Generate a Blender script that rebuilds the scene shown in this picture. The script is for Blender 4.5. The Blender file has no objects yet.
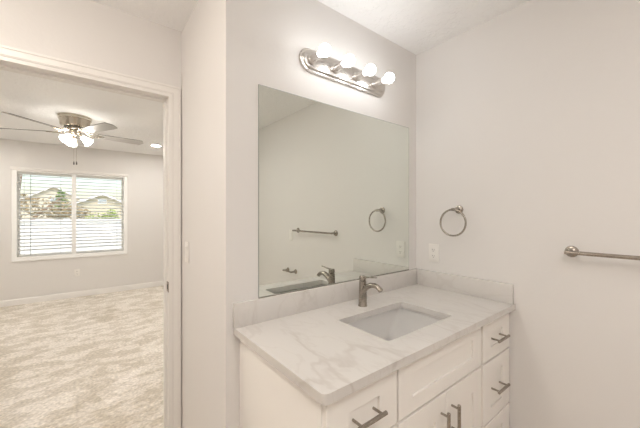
import bpy, bmesh, math, random
from mathutils import Vector, Matrix
from mathutils.geometry import tessellate_polygon
PI = math.pi
scene = bpy.context.scene
col = scene.collection
random.seed(7)

# ------------------------------------------------------------------ camera, sky, exposure
cam_d = bpy.data.cameras.new('camera'); cam = bpy.data.objects.new('camera', cam_d); col.objects.link(cam)
cam.location = (-1.7949, -1.2182, 1.355)
cam.rotation_euler = (math.radians(90), 0, math.radians(-38.2))
cam_d.sensor_width = 36; cam_d.lens = 302 / 640 * 36; cam_d.shift_y = -0.5 / 640
cam_d.clip_start = 0.02; cam_d.clip_end = 400
scene.camera = cam
scene.view_settings.view_transform = 'Standard'
scene.view_settings.look = 'None'
scene.view_settings.exposure = 0.13
scene.view_settings.gamma = 1.0
scene.view_settings.use_curve_mapping = False
scene.cycles.use_denoising = True
scene.cycles.max_bounces = 14
scene.cycles.diffuse_bounces = 8
scene.cycles.glossy_bounces = 6
scene.cycles.sample_clamp_indirect = 8.0

SKY = 0.30
BULB = 17.0          # vanity bulb radiance
WARM_FILL = 40.0      # added warm fill, unseen, left of the frame beside the doorway
FILL_BATH = 7.3      # added fill panel, unseen behind the camera
CAN = 330.0           # recessed lights in the bedroom, the seen one and the added fill
FANLAMP = 20.0
FANBULB = 14.0

world = bpy.data.worlds.new('sky'); scene.world = world; world.use_nodes = True
wn = world.node_tree.nodes; wl = world.node_tree.links
bg = wn['Background']
sky = wn.new('ShaderNodeTexSky'); sky.sky_type = 'NISHITA'; sky.sun_disc = False
sky.sun_elevation = math.radians(48); sky.sun_rotation = math.radians(200); sky.dust_density = 2.5; sky.air_density = 1.2
wl.new(sky.outputs['Color'], bg.inputs['Color']); bg.inputs['Strength'].default_value = SKY
sun_d = bpy.data.lights.new('sun', 'SUN'); sun_d.energy = 1.5; sun_d.angle = math.radians(1.5); sun_d.color = (1, .96, .88)
sun = bpy.data.objects.new('sun', sun_d); col.objects.link(sun); sun.location = (0, 0, 12)
sun.rotation_euler = (math.radians(42), 0, math.radians(25))   # from behind the house onto the fence

# ------------------------------------------------------------------ material helpers
def new_mat(name):
    m = bpy.data.materials.new(name); m.use_nodes = True
    n = m.node_tree.nodes; return m, n, m.node_tree.links, n['Principled BSDF']
def mat(name, color, rough=.5, metal=0.0, spec=None, bump=None, coat=0):
    m, n, l, b = new_mat(name)
    b.inputs['Base Color'].default_value = (*color, 1); b.inputs['Roughness'].default_value = rough
    b.inputs['Metallic'].default_value = metal
    if spec is not None: b.inputs['Specular IOR Level'].default_value = spec
    if coat: b.inputs['Coat Weight'].default_value = coat; b.inputs['Coat Roughness'].default_value = .08
    if bump:
        sc_, st, det = bump
        tc = n.new('ShaderNodeTexCoord'); t = n.new('ShaderNodeTexNoise'); t.inputs['Scale'].default_value = sc_; t.inputs['Detail'].default_value = det
        bp = n.new('ShaderNodeBump'); bp.inputs['Strength'].default_value = st; bp.inputs['Distance'].default_value = .01
        l.new(tc.outputs['Object'], t.inputs['Vector']); l.new(t.outputs['Fac'], bp.inputs['Height']); l.new(bp.outputs['Normal'], b.inputs['Normal'])
    return m
def emit(name, color, strength):
    m, n, l, b = new_mat(name)
    b.inputs['Base Color'].default_value = (*color, 1); b.inputs['Roughness'].default_value = .3
    b.inputs['Emission Color'].default_value = (*color, 1); b.inputs['Emission Strength'].default_value = strength
    return m

WALL = (.735, .717, .70)
M = {}
M['wall'] = mat('wall_paint', WALL, .75, bump=(60, .05, 3))
M['trim'] = mat('trim_paint', (.79, .77, .745), .38)
M['cabinet'] = mat('cabinet_paint', (.85, .825, .79), .38)
M['white'] = mat('white_plastic', (.80, .78, .75), .3)
M['vinyl'] = mat('white_vinyl', (.93, .93, .92), .35)
M['dark'] = mat('dark_slot', (.03, .028, .025), .6)
M['porcelain'] = mat('porcelain', (.95, .935, .915), .12, coat=.5)
M['chrome'] = mat('polished_chrome', (.75, .73, .70), .12, 1.0)
M['edge_dark'] = mat('blade_edge', (.10, .09, .085), .5)
m_s, n_s_, l_s, b_s = new_mat('blind_slat')
b_s.inputs['Base Color'].default_value = (.90, .90, .88, 1); b_s.inputs['Roughness'].default_value = .45
tl_ = n_s_.new('ShaderNodeBsdfTranslucent'); tl_.inputs['Color'].default_value = (.9, .9, .88, 1); mx_ = n_s_.new('ShaderNodeMixShader'); mx_.inputs[0].default_value = .5
l_s.new(b_s.outputs[0], mx_.inputs[1]); l_s.new(tl_.outputs[0], mx_.inputs[2]); l_s.new(mx_.outputs[0], n_s_['Material Output'].inputs['Surface'])
M['slat'] = m_s

def brushed(name, color, rough, axis):
    m, n, l, b = new_mat(name)
    b.inputs['Base Color'].default_value = (*color, 1); b.inputs['Metallic'].default_value = 1
    tc = n.new('ShaderNodeTexCoord'); mp = n.new('ShaderNodeMapping'); mp.inputs['Scale'].default_value = axis
    t = n.new('ShaderNodeTexNoise'); t.inputs['Scale'].default_value = 60; t.inputs['Detail'].default_value = 4
    mr = n.new('ShaderNodeMapRange'); mr.inputs['To Min'].default_value = rough - .06; mr.inputs['To Max'].default_value = rough + .08
    l.new(tc.outputs['Object'], mp.inputs['Vector']); l.new(mp.outputs['Vector'], t.inputs['Vector'])
    l.new(t.outputs['Fac'], mr.inputs['Value']); l.new(mr.outputs['Result'], b.inputs['Roughness'])
    return m
M['nickel'] = brushed('brushed_nickel', (.37, .335, .295), .25, (1, 1, 8))
M['nickel_bar'] = brushed('brushed_nickel_plate', (.62, .59, .56), .28, (.3, 1, 10))
M['fan_metal'] = brushed('fan_nickel', (.58, .53, .45), .20, (1, 1, 8))

def ceiling_mat(name, color):
    m, n, l, b = new_mat(name)
    b.inputs['Base Color'].default_value = (*color, 1); b.inputs['Roughness'].default_value = .85
    tc = n.new('ShaderNodeTexCoord'); v = n.new('ShaderNodeTexNoise'); v.inputs['Scale'].default_value = 28; v.inputs['Detail'].default_value = 3; v.inputs['Distortion'].default_value = .6
    cr = n.new('ShaderNodeValToRGB'); cr.color_ramp.elements[0].position = .46; cr.color_ramp.elements[1].position = .56
    bp = n.new('ShaderNodeBump'); bp.inputs['Strength'].default_value = .35; bp.inputs['Distance'].default_value = .006
    l.new(tc.outputs['Object'], v.inputs['Vector']); l.new(v.outputs['Fac'], cr.inputs['Fac']); l.new(cr.outputs['Color'], bp.inputs['Height']); l.new(bp.outputs['Normal'], b.inputs['Normal'])
    return m
M['ceiling'] = ceiling_mat('knockdown_ceiling', (.89, .89, .89))

def quartz():
    m, n, l, b = new_mat('veined_quartz')
    b.inputs['Roughness'].default_value = .22
    tc = n.new('ShaderNodeTexCoord')
    mp = n.new('ShaderNodeMapping'); mp.inputs['Rotation'].default_value = (0.35, .5, math.radians(35)); mp.inputs['Scale'].default_value = (2.6, .9, 1.6)
    l.new(tc.outputs['Object'], mp.inputs['Vector'])
    def vein(scale, w, seed, dist):
        t = n.new('ShaderNodeTexNoise'); t.inputs['Scale'].default_value = scale; t.inputs['Detail'].default_value = 5
        t.inputs['Roughness'].default_value = .5; t.inputs['Distortion'].default_value = dist
        off = n.new('ShaderNodeVectorMath'); off.operation = 'ADD'; off.inputs[1].default_value = (seed, seed * .7, seed * 1.3)
        l.new(mp.outputs['Vector'], off.inputs[0]); l.new(off.outputs[0], t.inputs['Vector'])
        s = n.new('ShaderNodeMath'); s.operation = 'SUBTRACT'; s.inputs[1].default_value = .5; l.new(t.outputs['Fac'], s.inputs[0])
        a = n.new('ShaderNodeMath'); a.operation = 'ABSOLUTE'; l.new(s.outputs[0], a.inputs[0])
        r = n.new('ShaderNodeMapRange'); r.inputs['From Min'].default_value = 0; r.inputs['From Max'].default_value = w
        r.inputs['To Min'].default_value = 1; r.inputs['To Max'].default_value = 0; r.interpolation_type = 'SMOOTHSTEP'
        l.new(a.outputs[0], r.inputs['Value']); return r.outputs['Result']
    v1 = vein(1.5, .026, 3.1, .35); v2 = vein(2.8, .022, 8.7, .5)
    cl = n.new('ShaderNodeTexNoise'); cl.inputs['Scale'].default_value = 1.7; cl.inputs['Detail'].default_value = 4; l.new(mp.outputs['Vector'], cl.inputs['Vector'])
    gate = n.new('ShaderNodeMapRange'); gate.inputs['From Min'].default_value = .42; gate.inputs['From Max'].default_value = .62; l.new(cl.outputs['Fac'], gate.inputs['Value'])
    g1 = n.new('ShaderNodeMath'); g1.operation = 'MULTIPLY'; l.new(v1, g1.inputs[0]); l.new(gate.outputs['Result'], g1.inputs[1])
    g2 = n.new('ShaderNodeMath'); g2.operation = 'MULTIPLY'; l.new(v2, g2.inputs[0]); g2.inputs[1].default_value = .35
    sm = n.new('ShaderNodeMath'); sm.operation = 'MAXIMUM'; l.new(g1.outputs[0], sm.inputs[0]); l.new(g2.outputs[0], sm.inputs[1])
    f = n.new('ShaderNodeMath'); f.operation = 'MULTIPLY'; f.inputs[1].default_value = .62; l.new(sm.outputs[0], f.inputs[0])
    base = n.new('ShaderNodeMix'); base.data_type = 'RGBA'; base.inputs[6].default_value = (.675, .655, .63, 1); base.inputs[7].default_value = (.605, .58, .555, 1)
    l.new(cl.outputs['Fac'], base.inputs[0])
    mx = n.new('ShaderNodeMix'); mx.data_type = 'RGBA'; mx.inputs[7].default_value = (.50, .46, .43, 1)
    l.new(f.outputs[0], mx.inputs[0]); l.new(base.outputs[2], mx.inputs[6]); l.new(mx.outputs[2], b.inputs['Base Color'])
    return m
M['quartz'] = quartz()

def carpet():
    m, n, l, b = new_mat('beige_carpet')
    b.inputs['Roughness'].default_value = 1; b.inputs['Specular IOR Level'].default_value = .1
    tc = n.new('ShaderNodeTexCoord')
    # brushed pile marks: long blotches crossed by vacuum wedges
    w = n.new('ShaderNodeTexNoise'); w.inputs['Scale'].default_value = 3.6; w.inputs['Detail'].default_value = 5
    mp0 = n.new('ShaderNodeMapping'); mp0.inputs['Rotation'].default_value = (0, 0, math.radians(-20)); mp0.inputs['Scale'].default_value = (1.1, 1.9, 1)
    l.new(tc.outputs['Object'], mp0.inputs['Vector']); l.new(mp0.outputs['Vector'], w.inputs['Vector'])
    w.inputs['Roughness'].default_value = .72
    cr = n.new('ShaderNodeValToRGB'); cr.color_ramp.elements[0].position = .46; cr.color_ramp.elements[1].position = .54
    l.new(w.outputs['Fac'], cr.inputs['Fac'])
    vo = n.new('ShaderNodeTexVoronoi'); vo.inputs['Scale'].default_value = 1.9; vo.inputs['Randomness'].default_value = .85
    mp1 = n.new('ShaderNodeMapping'); mp1.inputs['Rotation'].default_value = (0, 0, math.radians(15)); mp1.inputs['Scale'].default_value = (1.3, .75, 1)
    l.new(tc.outputs['Object'], mp1.inputs['Vector']); l.new(mp1.outputs['Vector'], vo.inputs['Vector'])
    sx = n.new('ShaderNodeSeparateColor'); l.new(vo.outputs['Color'], sx.inputs['Color'])
    fine = n.new('ShaderNodeTexNoise'); fine.inputs['Scale'].default_value = 48; fine.inputs['Detail'].default_value = 3; l.new(tc.outputs['Object'], fine.inputs['Vector'])
    a = n.new('ShaderNodeMix'); a.data_type = 'RGBA'; a.inputs[6].default_value = (.60, .54, .45, 1); a.inputs[7].default_value = (.88, .83, .765, 1)
    mm = n.new('ShaderNodeMath'); mm.operation = 'MULTIPLY_ADD'; mm.inputs[1].default_value = .55; l.new(cr.outputs['Color'], mm.inputs[0])
    m2 = n.new('ShaderNodeMath'); m2.operation = 'MULTIPLY'; m2.inputs[1].default_value = .45; l.new(sx.outputs[0], m2.inputs[0]); l.new(m2.outputs[0], mm.inputs[2])
    l.new(mm.outputs[0], a.inputs[0])
    c = n.new('ShaderNodeMix'); c.data_type = 'RGBA'; c.blend_type = 'MULTIPLY'; c.inputs[0].default_value = 1
    fr = n.new('ShaderNodeMapRange'); fr.inputs['From Min'].default_value = .3; fr.inputs['From Max'].default_value = .7; fr.inputs['To Min'].default_value = .74; fr.inputs['To Max'].default_value = 1.1
    l.new(fine.outputs['Fac'], fr.inputs['Value']); l.new(a.outputs[2], c.inputs[6]); l.new(fr.outputs['Result'], c.inputs[7]); l.new(c.outputs[2], b.inputs['Base Color'])
    bp = n.new('ShaderNodeBump'); bp.inputs['Strength'].default_value = .7; bp.inputs['Distance'].default_value = .012
    l.new(fine.outputs['Fac'], bp.inputs['Height']); l.new(bp.outputs['Normal'], b.inputs['Normal'])
    return m
M['carpet'] = carpet()
def tile():
    m, n, l, b = new_mat('bath_floor_vinyl')
    b.inputs['Roughness'].default_value = .35
    tc = n.new('ShaderNodeTexCoord'); br = n.new('ShaderNodeTexBrick'); br.inputs['Scale'].default_value = 1; br.inputs['Brick Width'].default_value = .6; br.inputs['Row Height'].default_value = .3
    br.inputs['Mortar Size'].default_value = .004; br.inputs['Color1'].default_value = (.66, .58, .49, 1); br.inputs['Color2'].default_value = (.62, .54, .46, 1); br.inputs['Mortar'].default_value = (.42, .38, .33, 1)
    l.new(tc.outputs['Object'], br.inputs['Vector']); l.new(br.outputs['Color'], b.inputs['Base Color']); return m
M['tile'] = tile()
def glass(name):
    m, n, l, b = new_mat(name)
    out = n['Material Output']; tr = n.new('ShaderNodeBsdfTransparent'); gl = n.new('ShaderNodeBsdfGlossy'); gl.inputs['Roughness'].default_value = .02
    fr = n.new('ShaderNodeFresnel'); fr.inputs['IOR'].default_value = 1.45; mx = n.new('ShaderNodeMixShader')
    l.new(fr.outputs[0], mx.inputs[0]); l.new(tr.outputs[0], mx.inputs[1]); l.new(gl.outputs[0], mx.inputs[2]); l.new(mx.outputs[0], out.inputs['Surface']); return m
M['glass'] = glass('window_glass')
M['mirror'] = mat('mirror_silver', (.83, .865, .82), .004, 1.0)
M['mirror_edge'] = mat('mirror_edge_glass', (.33, .36, .33), .15)
M['mirror_back'] = mat('mirror_backing', (.10, .10, .09), .6)

# ------------------------------------------------------------------ mesh helpers
class MB:
    def __init__(s): s.bm = bmesh.new()
    def box(s, x0, x1, y0, y1, z0, z1, bev=0, seg=2, mi=0):
        b = bmesh.new()
        vs = [b.verts.new(p) for p in [(x0,y0,z0),(x1,y0,z0),(x1,y1,z0),(x0,y1,z0),(x0,y0,z1),(x1,y0,z1),(x1,y1,z1),(x0,y1,z1)]]
        for f in [(3,2,1,0),(4,5,6,7),(0,1,5,4),(1,2,6,5),(2,3,7,6),(3,0,4,7)]: b.faces.new([vs[i] for i in f])
        if bev: bmesh.ops.bevel(b, geom=list(b.edges), offset=bev, segments=seg, profile=.5, affect='EDGES')
        return s.add(b, mi)
    def add(s, b, mi=0, mtx=None):
        if mtx: b.transform(mtx)
        for f in b.faces: f.material_index = mi
        me = bpy.data.meshes.new('t'); b.to_mesh(me); b.free(); s.bm.from_mesh(me); bpy.data.meshes.remove(me); return s
    def merge(s, o, mtx=None):
        if mtx: o.bm.transform(mtx)
        me = bpy.data.meshes.new('t'); o.bm.to_mesh(me); o.bm.free(); s.bm.from_mesh(me); bpy.data.meshes.remove(me); return s
    def lathe(s, prof, n=32, mtx=None, mi=0):
        """prof: [(r, z)...] turned about z"""
        b = bmesh.new(); rings = []
        for r, z in prof:
            if r < 1e-6: rings.append([b.verts.new((0, 0, z))])
            else: rings.append([b.verts.new((r*math.cos(2*PI*i/n), r*math.sin(2*PI*i/n), z)) for i in range(n)])
        for a, c in zip(rings, rings[1:]):
            for i in range(n):
                j = (i+1) % n
                if len(a) == 1 and len(c) == 1: continue
                if len(a) == 1: b.faces.new((a[0], c[i], c[j]))
                elif len(c) == 1: b.faces.new((a[i], a[j], c[0]))
                else: b.faces.new((a[i], a[j], c[j], c[i]))
        bmesh.ops.recalc_face_normals(b, faces=b.faces)
        return s.add(b, mi, mtx)
    def tube(s, pts, r, n=12, closed=False, caps=True, mi=0, flat=None):
        """pts: points; r: radius or list; flat: (up vector, factor) squashes the section"""
        b = bmesh.new(); pts = [Vector(p) for p in pts]; N = len(pts)
        rs = r if isinstance(r, (list, tuple)) else [r]*N
        prev = None; rings = []
        for i, p in enumerate(pts):
            if closed: t = (pts[(i+1) % N] - pts[i-1]).normalized()
            else: t = (pts[min(i+1, N-1)] - pts[max(i-1, 0)]).normalized()
            if prev is None:
                ref = Vector((0,0,1)) if abs(t.z) < .9 else Vector((1,0,0)); u = t.cross(ref).normalized()
            else:
                u = (prev - t*prev.dot(t)).normalized()
            prev = u; w = t.cross(u)
            ru = rw = rs[i]
            if isinstance(rs[i], tuple): ru, rw = rs[i]
            rings.append([b.verts.new(p + u*ru*math.cos(2*PI*k/n) + w*rw*math.sin(2*PI*k/n)) for k in range(n)])
        R = range(N if closed else N-1)
        for i in R:
            a, c = rings[i], rings[(i+1) % N]
            for k in range(n):
                j = (k+1) % n; b.faces.new((a[k], a[j], c[j], c[k]))
        if caps and not closed:
            b.faces.new(rings[0][::-1]); b.faces.new(rings[-1])
        bmesh.ops.recalc_face_normals(b, faces=b.faces)
        return s.add(b, mi)
    def prism(s, outer, z0, z1, holes=(), mtx=None, mi=0):
        b = bmesh.new(); loops = [list(outer)] + [list(h) for h in holes]
        tris = tessellate_polygon([[Vector((x, y, 0)) for x, y in lp] for lp in loops])
        flat = [p for lp in loops for p in lp]
        lo = [b.verts.new((x, y, z0)) for x, y in flat]; hi = [b.verts.new((x, y, z1)) for x, y in flat]
        for t in tris:
            b.faces.new([hi[i] for i in t]); b.faces.new([lo[i] for i in reversed(t)])
        k = 0
        for lp in loops:
            n = len(lp)
            for i in range(n):
                j = (i+1) % n; b.faces.new((lo[k+i], lo[k+j], hi[k+j], hi[k+i]))
            k += n
        bmesh.ops.recalc_face_normals(b, faces=b.faces)
        return s.add(b, mi, mtx)
    def quad(s, a, b_, c, d, mi=0):
        vs = [s.bm.verts.new(p) for p in (a, b_, c, d)]; f = s.bm.faces.new(vs); f.material_index = mi; return s
    def build(s, name, mats, parent=None, smooth=True, bevel=0):
        me = bpy.data.meshes.new(name); s.bm.to_mesh(me); s.bm.free()
        for m in (mats if isinstance(mats, (list, tuple)) else [mats]): me.materials.append(m)
        if smooth:
            for p in me.polygons: p.use_smooth = True
            me.set_sharp_from_angle(angle=math.radians(35))
        o = bpy.data.objects.new(name, me); col.objects.link(o)
        if parent:
            w = parent; off = Vector(parent['_o']) if '_o' in parent else Vector((0,0,0))
            me.transform(Matrix.Translation(-off)); o.parent = parent; o['_o'] = tuple(off)
        if bevel:
            bv = o.modifiers.new('bevel', 'BEVEL'); bv.width = bevel; bv.segments = 2; bv.limit_method = 'ANGLE'; bv.angle_limit = math.radians(50)
        return o
def thing(name, label, cat, loc, group=None):
    o = bpy.data.objects.new(name, None); col.objects.link(o); o.location = loc; o['_o'] = tuple(loc)
    o.empty_display_size = .05; o['label'] = label; o['category'] = cat
    if group: o['group'] = group
    return o
def tag(o, label, cat, group=None):
    o['label'] = label; o['category'] = cat
    if group: o['group'] = group
    return o
def struct(name, mb, m, parent=None, **k):
    o = mb.build(name, m, parent, **k)
    if not parent: o['kind'] = 'structure'
    return o
def rrect(x0, x1, y0, y1, r, n=6):
    out = []
    for cx, cy, a in ((x1-r, y1-r, 0), (x0+r, y1-r, 90), (x0+r, y0+r, 180), (x1-r, y0+r, 270)):
        for i in range(n+1):
            t = math.radians(a + 90*i/n); out.append((cx + r*math.cos(t), cy + r*math.sin(t)))
    return out
ALONG = {'-y': Matrix.Rotation(math.radians(90), 4, 'X'), '-x': Matrix.Rotation(math.radians(-90), 4, 'Y')}
def at(x, y, z, d='-y'): return Matrix.Translation((x, y, z)) @ ALONG[d]      # local +z points along d

# ------------------------------------------------------------------ the setting
H = 2.44
RX = -1.330            # face of the return wall
DY = 0.71             # face of the wall with the doorway
BY = 5.07             # far bedroom wall
OX0, OX1, OZ = -2.160, -1.400, 2.035    # clear door opening
struct('floor', MB().box(-2.86, .11, -3.01, .77, -.1, 0), M['tile'])
struct('floor_bedroom', MB().box(-4.12, .61, .77, 5.19, -.1, 0.0), M['carpet'])
struct('ceiling', MB().box(-2.86, .11, -3.01, .77, H, H+.1), M['ceiling'])
struct('ceiling_bedroom', MB().box(-4.12, .61, .77, 5.19, H, H+.1), M['ceiling'])
struct('wall_mirror_side', MB().box(RX, 0, 0, .11, 0, H), M['wall'])
struct('wall_return', MB().box(RX, RX+.11, .11, DY, 0, H), M['wall'])
struct('wall_right', MB().box(0, .11, -2.9, .11, 0, H), M['wall'])
struct('wall_back', MB().box(-2.86, .11, -3.01, -2.9, 0, H), M['wall'])
struct('wall_left', MB().box(-2.86, -2.75, -2.9, DY, 0, H), M['wall'])
w = MB()
MX = Matrix(((1,0,0,0),(0,0,-1,0),(0,1,0,0),(0,0,0,1)))     # (x, y, z) -> (x, -z, y): prism drawn in x,z
def xz(y): return Matrix.Translation((0, y, 0)) @ MX
w.prism([(-4.0,0),(OX0-.018,0),(OX0-.018,OZ+.018),(OX1+.018,OZ+.018),(OX1+.018,0),(.5,0),(.5,H),(-4.0,H)], -.12, 0, mtx=xz(DY))
struct('wall_doorway', w, M['wall'])
WX0, WX1, WZ0, WZ1 = -2.615, -1.17, .65, 2.035
w = MB().prism([(-4.0,0),(.5,0),(.5,H),(-4.0,H)], -.12, 0, holes=[[(WX0,WZ0),(WX0,WZ1),(WX1,WZ1),(WX1,WZ0)]], mtx=xz(BY))
struct('wall_far', w, M['wall'])
struct('wall_bedroom_left', MB().box(-4.12, -4.0, DY, 5.19, 0, H), M['wall'])
struct('wall_bedroom_right', MB().box(.5, .61, DY+.0, 5.19, 0, H), M['wall'])
# baseboards
def baseboard_x(name, x0, x1, y, s, h=.092):      # s = direction it stands out in y
    m_ = MB(); t = .013*s
    b = bmesh.new(); prof = [(0,0),(t,0),(t,h-.014),(t*.55,h-.003),(t*.3,h),(0,h)]
    A = [b.verts.new((x0, y+p, z)) for p, z in prof]; B = [b.verts.new((x1, y+p, z)) for p, z in prof]
    n = len(prof)
    for i in range(n): b.faces.new((A[i], A[(i+1)%n], B[(i+1)%n], B[i]))
    b.faces.new(A); b.faces.new(B[::-1]); bmesh.ops.recalc_face_normals(b, faces=b.faces); m_.add(b)
    return struct(name, m_, M['trim'])
def baseboard_y(name, y0, y1, x, s, h=.092):
    m_ = MB(); t = .013*s
    b = bmesh.new(); prof = [(0,0),(t,0),(t,h-.014),(t*.55,h-.003),(t*.3,h),(0,h)]
    A = [b.verts.new((x+p, y0, z)) for p, z in prof]; B = [b.verts.new((x+p, y1, z)) for p, z in prof]
    n = len(prof)
    for i in range(n): b.faces.new((A[i], A[(i+1)%n], B[(i+1)%n], B[i]))
    b.faces.new(A); b.faces.new(B[::-1]); bmesh.ops.recalc_face_normals(b, faces=b.faces); m_.add(b)
    return struct(name, m_, M['trim'])
baseboard_x('baseboard_far', -4.0, .5, BY, -1)
baseboard_y('baseboard_bedroom_left', DY+.13, BY-.02, -4.0, 1)
baseboard_y('baseboard_bedroom_right', DY+.13, BY-.02, .5, -1)
baseboard_y('baseboard_right', -2.88, -.64, 0, -1)
baseboard_x('baseboard_back', -2.73, -.02, -2.9, 1)
baseboard_y('baseboard_left', -2.88, DY-.02, -2.75, 1)
# door jamb (lining), casing both sides, strike plate
jm = MB()
jm.prism([(OX0-.018,0),(OX0,0),(OX0,OZ),(OX1,OZ),(OX1,0),(OX1+.018,0),(OX1+.018,OZ+.018),(OX0-.018,OZ+.018)], -.128, .008, mtx=xz(DY))
jm.prism([(OX0+.0003,0.001),(OX0+.011,0.001),(OX0+.011,OZ-.011),(OX1-.011,OZ-.011),(OX1-.011,0.001),(OX1-.0003,0.001),(OX1-.0003,OZ-.0003),(OX0+.0003,OZ-.0003)], -.085, -.050, mtx=xz(DY))
jamb = struct('trim_1', jm, M['trim'])
def casing(y, s, name):
    m_ = MB(); r = .006; c = .057
    a0, a1, az = OX0-r, OX1+r, OZ+r
    # stepped colonial profile: (offset from inner edge, thickness)
    for (i0, i1, th) in ((0, .011, .009), (.011, .016, .0125), (.016, .046, .0145), (.046, c, .0175)):
        lo, hi = (y-th, y) if s < 0 else (y, y+th)
        P = [(a0-i1,0),(a0-i0,0),(a0-i0,az+i0),(a1+i0,az+i0),(a1+i0,0),(a1+i1,0),(a1+i1,az+i1),(a0-i1,az+i1)]
        m_.prism(P, -hi+0, -lo, mtx=xz(0))
    return struct(name, m_, M['trim'], bevel=.0015)
casing(DY, -1, 'trim_2')
casing(DY+.12, 1, 'trim_3')
sp = MB(); sy = DY+.030
sp.box(OX1-.0016, OX1+.0005, sy-.036, sy+.012, .895, .955, .0004)
sp.box(OX1-.0030, OX1-.0005, sy-.040, sy-.033, .905, .945, .0008)
pl_ = sp.build('strike_plate', M['nickel'], jamb); pl_['label'] = 'brushed nickel strike plate in the right door jamb'
hl = MB(); hl.box(OX1-.0019, OX1-.0014, sy-.022, sy+.002, .91, .94); hl.build('latch_hole', M['dark'], pl_)

# ------------------------------------------------------------------ bedroom window
fw_ = MB(); fy0, fy1 = BY+.004, BY+.118
F = .056
fw_.prism([(WX0,WZ0),(WX1,WZ0),(WX1,WZ1),(WX0,WZ1)], -fy1, -fy0, holes=[[(WX0+F,WZ0+F),(WX0+F,WZ1-F),(WX1-F,WZ1-F),(WX1-F,WZ0+F)]], mtx=xz(0))
win = struct('window_1', fw_, M['vinyl'], bevel=.003)
mc = (-1.901)
MB().box(mc-.030, mc+.030, BY+.005, BY+.034, WZ0+F-.003, WZ1-F+.003, .003).build('mullion', M['vinyl'], win)
for i, (a, b_, y) in enumerate(((WX0+F-.002, mc+.014, BY+.104), (mc-.014, WX1-F+.002, BY+.091))):
    s_ = MB(); s_.prism([(a,WZ0+F),(b_,WZ0+F),(b_,WZ1-F),(a,WZ1-F)], -(y+.011), -y, holes=[[(a+.028,WZ0+F+.028),(a+.028,WZ1-F-.028),(b_-.028,WZ1-F-.028),(b_-.028,WZ0+F+.028)]], mtx=xz(0))
    so = s_.build('sash', M['vinyl'], win, bevel=.002)
    MB().box(a+.026, b_-.026, y+.003, y+.007, WZ0+F+.026, WZ1-F-.026).build('pane', M['glass'], so, smooth=False)
struct('trim_4', MB().box(WX0-.012, WX1+.012, BY-.012, BY-.0005, WZ0-.014, WZ0-.001, .002), M['trim'])

# ------------------------------------------------------------------ vanity cabinet
VX0, VX1 = -1.272, -.002
FY = -.558            # face frame front
van = thing('vanity_cabinet', 'white shaker bathroom vanity cabinet under the veined quartz countertop', 'cabinet', (-.637, -.28, 0))
b = MB()
b.box(VX0, VX0+.018, FY, -.002, 0, .848, .001)
b.box(VX1-.018, VX1, FY, -.002, 0, .848, .001)
b.box(VX0+.018, VX1-.018, -.02, -.004, .10, .846)
b.box(VX0+.018, VX1-.018, FY+.02, -.02, .10, .118)
b.box(VX0+.018, VX1-.018, -.50, -.485, 0, .10)                       # toe kick
b.box(-.955, -.937, -.535, -.02, .118, .70); b.box(-.337, -.319, -.535, -.02, .118, .70)
for x0, x1 in ((VX0+.018, VX0+.04), (-.975, -.935), (-.347, -.305), (VX1-.045, VX1-.018)): b.box(x0, x1, FY, FY+.019, .10, .846)
for z0, z1 in ((.10, .125), (.63, .655), (.822, .846)): b.box(VX0+.018, VX1-.018, FY+.0005, FY+.0185, z0, z1)
b.box(VX0+.03, -.95, FY+.0005, FY+.0185, .335, .36); b.box(-.33, VX1-.03, FY+.0005, FY+.0185, .335, .36)
b.build('body', M['cabinet'], van)
def shaker(name, x0, x1, z0, z1, st, rt, rb, label=None):
    y0 = -.578; y1 = FY
    m_ = MB()
    ih = [(x0+st, z0+rb), (x0+st, z1-rt), (x1-st, z1-rt), (x1-st, z0+rb)]
    m_.prism([(x0,z0),(x1,z0),(x1,z1),(x0,z1)], -y1, -y0, holes=[ih], mtx=xz(0))
    m_.box(x0+st-.004, x1-st+.004, y0+.0085, y1-.002, z0+rb-.004, z1-rt+.004)
    o = m_.build(name, M['cabinet'], van, bevel=.0016)
    if label: o['label'] = label
    return o
def pull(parent, x, z, vertical=False, L=.122, sp_=.090):
    m_ = MB(); y = -.610; r = .0066
    if vertical:
        m_.tube([(x, y, z-L/2), (x, y, z-L/2+.001), (x, y, z+L/2-.001), (x, y, z+L/2)], [r-.001, r, r, r-.001], 14)
        for s in (-1, 1): m_.tube([(x, -.5775 if False else -.574, z+s*sp_/2), (x, y, z+s*sp_/2)], .0045, 12)
    else:
        m_.tube([(x-L/2, y, z), (x-L/2+.001, y, z), (x+L/2-.001, y, z), (x+L/2, y, z)], [r-.001, r, r, r-.001], 14)
        for s in (-1, 1): m_.tube([(x+s*sp_/2, -.568, z), (x+s*sp_/2, y, z)], .0045, 12)
    return m_.build('pull_handle', M['nickel'], parent)
R1, R1T = .648, .836; R2T = .638
dl = (-1.268, -.961); dr = (-.316, -.007); ff = (-.951, -.337)
for (x0, x1) in (dl, dr):
    xc = (x0+x1)/2
    for z0, z1, zp in ((R1, R1T, .738), (.353, R2T, .492), (.108, .343, .226)):
        d = shaker('drawer', x0, x1, z0, z1, .087, .064, .055); pull(d, xc, zp)
shaker('false_drawer_front', ff[0], ff[1], R1, R1T, .079, .050, .055)
mid = -.6435
d = shaker('door', ff[0], mid-.0015, .108, R2T, .075, .088, .088); pull(d, mid-.040, .523, True)
d = shaker('door', mid+.0015, ff[1], .108, R2T, .075, .088, .088); pull(d, mid+.040, .523, True)

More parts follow.
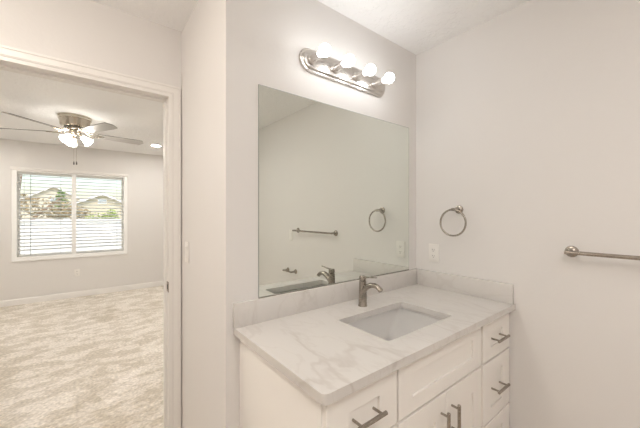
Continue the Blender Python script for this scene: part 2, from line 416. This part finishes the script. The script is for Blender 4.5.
# countertop with splashes
CT0, CT1 = .848, .878
SX0, SX1, SY0, SY1 = -.896, -.437, -.493, -.204
ct = thing('countertop', 'white quartz vanity countertop with faint grey veins and low backsplash', 'countertop', (-.65, -.3, CT0))
outer = [(0-.001, -.600)] + [(-.001, -.001), (-1.298, -.001)]
rc = .018
for i in range(7):
    t = math.radians(180 + 90*i/6); outer.append((-1.298+rc+rc*math.cos(t), -.605+rc+rc*math.sin(t)))
outer[0] = (-.001, -.605)
hole = rrect(SX0, SX1, SY0, SY1, .012)
MB().prism(outer, CT0, CT1, holes=[hole]).build('worktop', M['quartz'], ct, bevel=.0025)
MB().box(-1.301, -.001, -.021, -.0002, CT1, .980, .0006).build('backsplash', M['quartz'], ct)
MB().box(-.021, -.0002, -.597, -.0215, CT1, .980, .0006).build('side_splash', M['quartz'], ct)
# undermount sink
sk = thing('sink', 'white rectangular undermount sink set into the quartz countertop', 'sink', (-.672, -.35, .70))
b = bmesh.new()
def ring_(z, x0, x1, y0, y1, r): return [b.verts.new((x, y, z)) for x, y in rrect(x0, x1, y0, y1, r, 6)]
e = .004
levels = [ring_(CT0-.001, SX0-.028, SX1+.028, SY0-.028, SY1+.028, .03), ring_(CT0-.001, SX0-e, SX1+e, SY0-e, SY1+e, .024),
          ring_(CT0-.010, SX0-e+.002, SX1+e-.002, SY0-e+.001, SY1+e-.001, .024),
          ring_(.810, SX0+.052, SX1-.052, SY0+.008, SY1-.014, .022),
          ring_(.774, SX0+.118, SX1-.118, SY0+.022, SY1-.032, .024),
          ring_(.750, SX0+.150, SX1-.150, SY0+.045, SY1-.055, .022),
          ring_(.745, SX0+.175, SX1-.175, SY0+.08, SY1-.09, .022)]
inner_last = levels[-1]
for a, c in zip(levels, levels[1:]):
    n = len(a)
    for i in range(n): b.faces.new((a[i], a[(i+1)%n], c[(i+1)%n], c[i]))
b.faces.new(inner_last)
bmesh.ops.solidify(b, geom=list(b.faces), thickness=.006)
bmesh.ops.recalc_face_normals(b, faces=b.faces)
MB().add(b).build('basin', M['porcelain'], sk)
MB().lathe([(0,.7325),(.021,.7325),(.024,.7315),(.024,.7295),(0,.7295)], 28, Matrix.Translation((-.680,-.380,.015))).build('drain', M['nickel'], sk)
# faucet
fx, fy = -.656, -.128
fa = thing('faucet', 'brushed nickel single handle faucet behind the sink', 'faucet', (fx, fy, CT1))
T0 = Matrix.Translation((fx, fy, CT1))
MB().lathe([(0,0),(.0235,0),(.0235,.004),(.0215,.007),(.0205,.05),(.0188,.11),(.0182,.128),(.0165,.130),(0,.130)], 32, T0).build('body', M['nickel'], fa)
P0, P1, P2, P3 = [Vector((fx, fy-a, CT1+z)) for a, z in ((.004,.078), (.045,.128), (.095,.128), (.122,.100))]
pts = []; rs = []
for i in range(15):
    t = i/14; pts.append(P0*(1-t)**3 + P1*3*t*(1-t)**2 + P2*3*t*t*(1-t) + P3*t**3); k = .0175 - .0045*t if t < .88 else .0136; rs.append((k, k*.85))
MB().tube(pts, rs, 16).build('spout', M['nickel'], fa)
h = MB().lathe([(0,.132),(.0168,.132),(.0180,.134),(.0180,.151),(.0165,.154),(0,.154)], 32, T0)
h.tube([(fx, fy-.008, CT1+.1515), (fx, fy-.03, CT1+.1525), (fx, fy-.068, CT1+.1565), (fx, fy-.092, CT1+.1595)], [(.0135,.0032),(.012,.003),(.009,.0026),(.0075,.002)], 14)
h.build('lever_handle', M['nickel'], fa)
MB().lathe([(0,.1295),(.0150,.1295),(.0150,.1325),(0,.1325)], 24, T0).build('joint_ring', M['dark'], fa)

# ------------------------------------------------------------------ mirror
mi_ = thing('wall_mirror', 'large frameless rectangular mirror standing on the backsplash', 'mirror', (-.635, -.003, .982))
mx0, mx1, mz0, mz1 = -1.184, -.087, .9835, 1.925
MB().box(mx0, mx1, -.0025, -.0008, mz0, mz1).build('backing', M['mirror_back'], mi_, smooth=False)
MB().box(mx0-.0005, mx1+.0005, -.0040, -.0008, mz0-.0005, mz1+.0005).build('glass_edge', M['mirror_edge'], mi_, smooth=False)
g = MB(); bw = .002
g.box(mx0+bw, mx1-bw, -.0044, -.0041, mz0+bw, mz1-bw)
g.build('mirror_glass', M['mirror'], mi_, smooth=False)
MB().box(mx0, mx1, -.008, -.0008, .9802, .9832).build('bottom_channel', M['nickel'], mi_)

# ------------------------------------------------------------------ vanity light bar
lz = 2.112
lt = thing('vanity_light', 'brushed nickel bath light bar with four round lit bulbs above the mirror', 'light', (-.662, 0, lz))
def stadium(hw, hh, n=10):
    o = []
    for cx, a in ((hw-hh, -90), (-(hw-hh), 90)):
        for i in range(n+1): t = math.radians(a+180*i/n); o.append((cx + hh*math.cos(t), hh*math.sin(t)))
    return o
b = bmesh.new(); lv = []
# oval-ended plate: octagonal softened ends
for hw, hh, y in ((.314,.058,-.0015),(.314,.058,-.010),(.311,.055,-.015),(.305,.049,-.016),(.303,.047,-.022),(.299,.043,-.026),(.297,.041,-.0265)):
    lv.append([b.verts.new((-.653+x, y, lz+.003+z)) for x, z in stadium(hw, hh)])
for a, c in zip(lv, lv[1:]):
    n = len(a)
    for i in range(n): b.faces.new((a[i], a[(i+1)%n], c[(i+1)%n], c[i]))
b.faces.new(lv[-1]); b.faces.new(lv[0]); bmesh.ops.recalc_face_normals(b, faces=b.faces)
MB().add(b).build('backplate', M['nickel_bar'], lt)
M['bulb'] = emit('bulb_glow', (.97, .99, 1.0), BULB)
for i in range(4):
    x = -.910 + i*.1543
    T = at(x, -.026, lz)
    so = MB().lathe([(0,0),(.026,0),(.026,.006),(.021,.010),(.017,.013),(.017,.046),(.019,.048),(.019,.064),(.0165,.066),(.0165,.062),(0,.062)], 28, T).build('lamp_socket', M['nickel_bar'], lt)
    MB().lathe([(0,.060)] + [(.0125,.060),(.0135,.078)] + [(.0285*math.sin(math.radians(a)), .105-.0285*math.cos(math.radians(a))) for a in range(30, 181, 10)], 24, T).build('bulb', M['bulb'], so)

# ------------------------------------------------------------------ towel ring, towel bar, paper holder, plates on the right wall
def rosette(m_, x, y, z, r=.024, L=.05, neck=.010):
    m_.lathe([(0,0.001),(r,.001),(r,.006),(r*.93,.009),(neck+.004,.011),(neck,.015),(neck*.9,L-.004),(neck*.8,L),(0,L)], 28, at(x, y, z, '-x'))
tr = thing('towel_ring', 'round brushed nickel towel ring on the wall above the outlet', 'towel ring', (0, -.302, 1.379))
m_ = MB(); rosette(m_, 0, -.302, 1.379, .025, .070, .0105)
m_.tube([(-.068,-.314,1.379),(-.068,-.313,1.379),(-.068,-.291,1.379),(-.068,-.290,1.379)], [.006,.0085,.0085,.006], 14)
m_.build('post', M['nickel'], tr)
rr = .0775
MB().tube([(-.068, -.297+rr*math.sin(2*PI*k/56), 1.3005+rr*math.cos(2*PI*k/56)) for k in range(56)], .0055, 12, closed=True).build('ring', M['nickel'], tr)
def bar_holder(name, label, cat, ya, yb, z, r, brad, ext, L):
    t = thing(name, label, cat, (0, (ya+yb)/2, z))
    for y in (ya, yb):
        m_ = MB(); rosette(m_, 0, y, z, r, L+.008, .0095); m_.build('post', M['nickel'], t)
    s = 1 if ya > yb else -1
    MB().tube([(-L, ya+s*ext, z), (-L, ya+s*(ext-.001), z), (-L, yb-s*(ext-.001), z), (-L, yb-s*ext, z)], [brad-.001, brad, brad, brad-.001], 14).build('bar', M['nickel'], t)
    return t
bar_holder('towel_bar', 'long brushed nickel towel bar on the right wall', 'towel bar', -.838, -1.440, 1.178, .026, .0088, .014, .062)
bar_holder('toilet_paper_holder', 'small nickel paper holder seen low in the mirror', 'paper holder', -1.487, -1.639, .734, .024, .0080, .012, .062)

def plate(name, label, cat, x, y, z, d, kind, w_=.071, h_=.115):
    """wall plate; d = (face normal axis) 'x-' faces -x, 'y-' faces -y"""
    t = thing(name, label, cat, (x, y, z))
    R = {'-x': Matrix.Rotation(math.radians(-90), 4, 'Z'), '-y': Matrix.Identity(4)}[d]
    T = Matrix.Translation((x, y, z)) @ R      # local: plate in x,z plane facing -y
    def put(mb, nm, m, parent):
        mb.bm.transform(T); return mb.build(nm, m, parent)
    put(MB().box(-w_/2, w_/2, -.006, -.0008, -h_/2, h_/2, .0018), 'cover_plate', M['white'], t)
    if kind == 'outlet':
        for s in (-1, 1):
            rcp = put(MB().prism(rrect(-.0165,.0165,s*.0195-.0145,s*.0195+.0145,.008), .006, .0078, mtx=MX), 'socket', M['white'], t)
            sl = MB(); zc = s*.0195
            sl.box(-.0078,-.0056,-.0081,-.0078,zc-.002,zc+.0065); sl.box(.0052,.0074,-.0081,-.0078,zc-.001,zc+.0055); sl.lathe([(0,0),(.0025,0),(.0025,.0003),(0,.0003)], 12, Matrix.Translation((0,-.0078,zc-.0075)) @ ALONG['-y'])
            put(sl, 'slots', M['dark'], rcp)
        put(MB().lathe([(0,0),(.003,0),(.0028,.001),(0,.0012)], 12, Matrix.Translation((0,-.006,0)) @ ALONG['-y']), 'screw', M['white'], t)
    else:
        put(MB().box(-.0175,.0175,-.0075,-.0055,-.0345,.0345,.0008), 'switch_frame', M['white'], t)
        rk = MB(); b = bmesh.new()
        P = [(-.0155,-.0070,-.032),(.0155,-.0070,-.032),(.0155,-.0078,0),(-.0155,-.0078,0),(-.0155,-.0115,.032),(.0155,-.0115,.032)]
        Q = [(x_, -.0055, z_) for x_, y_, z_ in P]
        V = [b.verts.new(p) for p in P]; U = [b.verts.new(p) for p in Q]
        b.faces.new((V[0],V[1],V[2],V[3])); b.faces.new((V[3],V[2],V[5],V[4])); b.faces.new((U[0],U[3],U[4],V[4],V[3],V[0])); b.faces.new((U[1],V[1],V[2],V[5],U[5],U[2])); b.faces.new((V[4],V[5],U[5],U[4])); b.faces.new((V[1],V[0],U[0],U[1])); b.faces.new((U[0],U[1],U[2],U[5],U[4],U[3]))
        bmesh.ops.recalc_face_normals(b, faces=b.faces); rk.add(b); put(rk, 'rocker', M['white'], t)
    return t
plate('wall_outlet', 'white duplex outlet on the right wall below the towel ring', 'outlet', 0, -.1345, 1.099, '-x', 'outlet')
plate('wall_switch', 'white switch plate seen in the mirror beside the towel bar', 'switch', 0, -1.578, 1.117, '-x', 'switch')
plate('wall_switch', 'white rocker switch on the narrow wall beside the doorway', 'switch', RX, .575, 1.138, '-x', 'switch', .071, .115)
plate('wall_outlet', 'white outlet low on the bedroom wall under the window', 'outlet', -1.863, BY, .395, '-y', 'outlet')

# fill panel added behind the camera to brighten the bathroom
cl = thing('added_fill_light', 'added long white fill panel on the bathroom ceiling, out of view', 'light', (-1.6, -1.75, H))
MB().box(-2.23, -.97, -2.08, -1.42, H-.03, H-.001, .004).build('base', M['white'], cl)
MB().box(-2.21, -.99, -2.06, -1.44, H-.075, H-.0305, .02, 3).build('diffuser', emit('fill_glow', (1, .965, .93), FILL_BATH), cl)

rl = thing('added_fill_light', 'added round warm fill light beside the bathroom doorway, out of view', 'light', (-2.30, -.12, H))  # added out of view to light the doorway and return walls warmly
MB().lathe([(0,-.001),(.17,-.001),(.17,-.02),(.16,-.024),(0,-.024)], 40, Matrix.Translation((-2.30,-.12,H))).build('base', M['white'], rl)
MB().lathe([(.155,-.0245),(.15,-.045),(.12,-.066),(.07,-.078),(0,-.082)], 32, Matrix.Translation((-2.30,-.12,H))).build('diffuser', emit('warm_fill_glow', (1, .915, .82), WARM_FILL), rl)

# ------------------------------------------------------------------ ceiling fan
FX, FYc = -1.86, 3.15
fan = thing('ceiling_fan', 'flush mount brushed nickel ceiling fan with five blades and lit glass shades', 'ceiling fan', (FX, FYc, H))
TF = Matrix.Translation((FX, FYc, H))
MB().lathe([(0,-.0005),(.152,-.0005),(.155,-.004),(.155,-.012),(.150,-.018),(.149,-.034),(.143,-.040),(.141,-.050),(.137,-.056),(.133,-.100),(.120,-.116),(.075,-.124),(.0,-.124)], 44, TF).build('motor_housing', M['fan_metal'], fan)
vt = MB()
for k in range(16):
    a = 2*PI*k/16; r = .084
    T = TF @ Matrix.Rotation(a, 4, 'Z')
    q = MB().box(r-.012, r+.014, -.011, .011, -.1265, -.1215, .001); vt.merge(q, T)
vt.build('vent_slots', M['dark'], fan)
MB().lathe([(0,-.1235),(.060,-.1235),(.064,-.128),(.064,-.142),(.056,-.150),(.030,-.152),(0,-.152)], 36, TF).build('rotor_hub', M['fan_metal'], fan)
MB().lathe([(0,-.1525),(.040,-.1525),(.058,-.162),(.060,-.180),(.052,-.196),(.030,-.207),(.012,-.212),(0,-.213)], 36, TF).build('light_kit', M['fan_metal'], fan)
def bladem():
    m, n, l, b = new_mat('fan_blade_face')
    b.inputs['Base Color'].default_value = (.52, .50, .485, 1); b.inputs['Roughness'].default_value = .42; b.inputs['Coat Weight'].default_value = .25; b.inputs['Coat Roughness'].default_value = .12
    return m
M['blade'] = bladem()
BZ = -.178
for k, deg in enumerate((9, -63, -135, 153+4, 81)):
    R = TF @ Matrix.Rotation(math.radians(deg), 4, 'Z') @ Matrix.Translation((0, 0, BZ)) @ Matrix.Rotation(math.radians(-12), 4, 'X')
    outl = [(.205,-.052),(.225,-.056),(.40,-.062),(.60,-.066),(.660,-.064),(.667,-.058),(.694,-.004),(.694,.004),(.667,.058),(.660,.064),(.60,.066),(.40,.062),(.225,.056),(.205,.052)]
    q = MB().prism(outl, -.003, .003); q.bm.transform(R)
    for f in q.bm.faces:
        pass
    bo = q.build('blade', [M['blade'], M['edge_dark']], fan, smooth=False)
    for p in bo.data.polygons:
        if p.area < .02 and len(p.vertices) == 4: p.material_index = 1
    ir = MB()
    R2 = TF @ Matrix.Rotation(math.radians(deg), 4, 'Z')
    for s in (-1, 1):
        q = MB().tube([(.052, s*.010, -.138), (.09, s*.020, -.150), (.13, s*.038, BZ+.000), (.17, s*.046, BZ-.006-s*.006), (.215, s*.034, BZ-.008-s*.005), (.25, s*.010, BZ-.007-s*.0015)], [(.006,.004)]*6, 8); ir.merge(q, R2)
    q = MB().tube([(.13, 0, BZ+.004), (.17, 0, BZ-.007), (.27, 0, BZ-.007)], [(.010,.003)]*3, 8); ir.merge(q, R2)
    q = MB().tube([(.135, -.036, BZ-.0), (.135, .036, BZ-.0)], [(.006,.003)]*2, 8); ir.merge(q, R2)
    ir.build('blade_bracket', M['fan_metal'], bo)
M['shade'] = emit('lit_glass_shade', (1.0, .95, .87), FANLAMP)
M['fbulb'] = emit('fan_bulb_glow', (1.0, .92, .80), FANBULB)
for k, deg in enumerate((-22, 232, 105)):
    az = math.radians(deg)
    d = Vector((math.cos(az), math.sin(az), 0)); tilt = 48
    # local -z becomes the direction the shade opens
    T = TF @ Matrix.Translation((d.x*.052, d.y*.052, -.207)) @ Matrix.Rotation(az, 4, 'Z') @ Matrix.Rotation(math.radians(-tilt), 4, 'Y') @ Matrix.Scale(.84, 4)
    sh = MB().lathe([(.021,-.030),(.026,-.036),(.034,-.055),(.040,-.08),(.047,-.105),(.060,-.132),(.0625,-.134),(.058,-.132),(.045,-.105),(.038,-.08),(.032,-.055),(.022,-.036)], 28, T).build('glass_shade', M['shade'], fan)
    MB().lathe([(0,0.002),(.010,0),(.012,-.010),(.024,-.018),(.025,-.034),(0,-.034)], 24, T).build('shade_fitter', M['fan_metal'], sh)
    MB().lathe([(0,-.035),(.010,-.04),(.018,-.065),(.020,-.08),(.014,-.095),(0,-.10)], 16, T).build('bulb', M['fbulb'], sh)
for dx, dy in ((-.010, .004), (.014, -.010)):
    m_ = MB().tube([(FX+dx, FYc+dy, H-.205), (FX+dx, FYc+dy, H-.50)], .0014, 6)
    pc = m_.build('pull_chain', M['fan_metal'], fan)
    MB().lathe([(0,-.50),(.004,-.502),(.007,-.52),(.0065,-.535),(0,-.54)], 14, Matrix.Translation((FX+dx, FYc+dy, H))).build('pull_knob', M['edge_dark'], pc)

# recessed lights of the bedroom: a seen one, the rest added fill
M['can'] = emit('recessed_glow', (1, .955, .89), CAN)
def can_light(x, y, label, group=None):
    t = thing('recessed_light', label, 'light', (x, y, H), group)
    MB().lathe([(.060,-.0005),(.085,-.0005),(.085,-.004),(.078,-.008),(.060,-.005)], 32, Matrix.Translation((x, y, H))).build('trim_ring', M['white'], t)
    MB().lathe([(0,-.0045),(.0598,-.0045),(.0598,-.0015),(0,-.0015)], 32, Matrix.Translation((x, y, H))).build('lens', M['can'], t)
can_light(-.871, 4.187, 'small round recessed ceiling light to the right of the fan')
for x, y in ((-3.0, 4.19), (-3.0, 1.9), (-.6, 1.9)):  # extra lamps added out of view to brighten the bedroom
    can_light(x, y, 'added recessed fill light in the bedroom ceiling, hidden from the doorway', 'added fill lights above the hidden part of the bedroom')

# ------------------------------------------------------------------ window blind
bl = thing('window_blind', 'white horizontal slat blind hanging in the bedroom window', 'blind', ((WX0+WX1)/2, BY+.0, WZ1))
MB().box(WX0-.012, WX1+.012, BY-.016, BY-.002, WZ1-.034, WZ1+.012, .002).build('valance', M['trim'], bl)
BX0, BX1, BC, BT, BB = WX0+F+.003, WX1-F-.003, BY+.061, WZ1-F, WZ0+F
MB().box(BX0, BX1, BC-.022, BC+.022, BT-.036, BT-.001, .002).build('headrail', M['slat'], bl)
sl = MB(); z = BT-.055; n_s = 0
while z > BB+.045:
    q = MB().prism([(-.025,-.0012),(0,.0006),(.025,-.0012),(.025,.0012),(0,.0032),(-.025,.0012)], BX0+.002, BX1-.002, mtx=Matrix(((0,0,1,0),(1,0,0,0),(0,1,0,0),(0,0,0,1))))
    sl.merge(q, Matrix.Translation((0, BC, z)) @ Matrix.Rotation(math.radians(18), 4, 'X')); z -= .0535
sl.build('slats', M['slat'], bl)
MB().box(BX0+.002, BX1-.002, BC-.022, BC+.022, BB+.012, BB+.027, .002).build('bottom_rail', M['slat'], bl)
cord_m = mat('ladder_cord', (.50, .52, .48), .7)
for x in (WX0+.55, WX0+.13, WX1-.15):
    m_ = MB()
    for dy in (-.026, .026): m_.tube([(x, BC+dy, BT-.03), (x, BC+dy, BB+.024)], .0013, 6)
    m_.build('ladder_cord', cord_m, bl)
MB().tube([(WX0+.205, BY+.018, BT-.03), (WX0+.205, BY+.018, BB+.02)], .0045, 8).build('tilt_wand', mat('wand_clear_grey', (.45, .47, .45), .2), bl)

# ------------------------------------------------------------------ outdoors
struct('ground', MB().box(-60, 60, 5.3, 140, -.5, -.4), mat('lawn', (.32, .34, .20), .9, bump=(30, .4, 2)))
fe = thing('vinyl_fence', 'white vinyl privacy fence across the yard outside the window', 'fence', (-2, 9, -.4))
FZ = 1.20
for k in range(9):
    x = -7.6 + k*1.83
    pn = MB()
    pn.box(x, x+1.83, 8.985, 9.015, -.38, FZ-.05)
    for j in range(12): pn.box(x+.004+j*.1525, x+.149+j*.1525, 8.981, 9.019, -.36, FZ-.07, .002)
    pn.build('panel', M['vinyl'], fe)
    MB().box(x, x+1.83, 8.965, 9.035, FZ-.09, FZ, .005).build('rail', M['vinyl'], fe)
    q = MB().box(x-.06, x+.06, 8.94, 9.06, -.4, FZ+.02, .004); q.prism(rrect(x-.07, x+.07, 8.93, 9.07, .01), FZ+.02, FZ+.045); q.build('post', M['vinyl'], fe)
def house(name, label, x, y, w_, d_, ez, pz, wm, rm, win_z=None):
    t = thing(name, label, 'house', (x, y, -.4))
    b = MB()
    b.prism([(x-w_/2,-.4),(x+w_/2,-.4),(x+w_/2,ez),(x,pz),(x-w_/2,ez)], -(y+d_), -y, mtx=xz(0)); b.build('wall', wm, t, smooth=False)
    r = MB(); o = .45; sl_ = (pz-ez)/(w_/2); th = .16
    for s in (-1, 1):
        e0 = (x+s*(w_/2+o), ez-o*sl_); 
        r.prism([(x, pz), e0, (e0[0], e0[1]+th), (x, pz+th)], -(y+d_+o), -(y-o), mtx=xz(0))
    r.build('roof', rm, t, smooth=False)
    r = MB()
    for s in (-1, 1):
        e0 = (x+s*(w_/2+o), ez-o*sl_)
        r.prism([(x, pz-.10), (e0[0], e0[1]-.10), (e0[0], e0[1]+th*.8), (x, pz+th*.8)], -(y-o), -(y-o-.06), mtx=xz(0))
    r.build('fascia', M['vinyl'], t, smooth=False)
    if win_z:
        f = MB().box(x-.45, x+.45, y-.06, y-.0, win_z, win_z+.6, .01).build('window', M['vinyl'], t)
        MB().box(x-.38, x+.38, y-.07, y-.055, win_z+.07, win_z+.53).build('pane', mat('house_pane', (.45, .52, .58), .1), f)
hw1 = mat('tan_siding', (.62, .56, .44), .8); hr = mat('roof_shingle', (.50, .45, .40), .9, bump=(8, .3, 2))
hw2 = mat('cream_siding', (.70, .64, .52), .8)
house('neighbour_house', 'distant tan house with a low gable and small window', .15, 45, 6.2, 10, 2.35, 3.75, hw1, hr, 2.55)
house('neighbour_house', 'distant cream house with a taller gable behind the russet tree', -5.2, 60, 9.5, 12, 2.7, 5.5, hw2, hr, 3.2)
def leafy(name, label, cat, x, y, z0, blobs, n, lm, size, trunk=None, tm=None):
    t = thing(name, label, cat, (x, y, z0))
    m_ = MB(); rnd = random.Random(hash(label) % 1000 if False else len(label)*7 + n)
    for i in range(n):
        cx, cy, cz, rx_, ry_, rz_ = blobs[rnd.randrange(len(blobs))]
        while True:
            p = Vector((rnd.uniform(-1,1), rnd.uniform(-1,1), rnd.uniform(-1,1)))
            if p.length < 1: break
        c = Vector((x+cx+p.x*rx_, y+cy+p.y*ry_, z0+cz+p.z*rz_)); s = size*rnd.uniform(.6, 1.3)
        u = Vector((rnd.uniform(-1,1), rnd.uniform(-1,1), rnd.uniform(-1,1))).normalized(); v = u.orthogonal().normalized()*.55
        m_.quad(c-u*s, c-v*s, c+u*s, c+v*s)
    m_.build('foliage', lm, t, smooth=False)
    if trunk:
        q = MB()
        for path, r in trunk: q.tube([(x+a, y+b2, z0+c2) for a, b2, c2 in path], r, 8)
        q.build('trunk', tm, t)
bark = mat('bark', (.30, .21, .14), .9)
lf_b = mat('russet_leaves', (.40, .31, .17), .8); lf_g = mat('green_leaves', (.24, .34, .12), .8); lf_l = mat('light_green_leaves', (.42, .50, .16), .8)
br_t = [([(0,0,0),(.05,0,1.0),(-.05,0,2.1),(0.1,0,3.4)], [.09,.08,.06,.03]), ([(.0,0,1.2),(.5,0,1.8),(1.0,.1,2.3)], [.05,.04,.02]), ([(0,0,1.3),(-.5,.1,2.0),(-.8,0,2.8)], [.05,.04,.02])]
leafy('backyard_tree', 'russet brown leafy tree behind the fence at left', 'tree', -3.3, 11.5, -.4, [(-.4,0,2.1,.9,.5,.35),(.5,.1,1.95,.9,.5,.35),(-.6,0,3.0,.5,.4,.8),(1.2,0,1.75,.6,.4,.25)], 1500, lf_b, .055, br_t, bark)
leafy('poplar_tree', 'small narrow green tree behind the fence near the window mullion', 'tree', -2.42, 13.5, -.4, [(0,0,1.9,.28,.28,.55),(0,0,2.3,.14,.14,.35)], 420, lf_g, .06, [([(0,0,0),(0,0,2.3)], [.05,.02])], bark)
leafy('garden_shrub', 'bright green shrub showing above the fence at right', 'shrub', -1.42, 10.6, -.4, [(0,0,1.45,.42,.3,.36),(.35,0,1.6,.25,.2,.3)], 700, lf_l, .045, [([(0,0,0),(0,0,1.5)], [.04,.02])], bark)
for k in ('_o',):
    for o in bpy.data.objects:
        if k in o: del o[k]
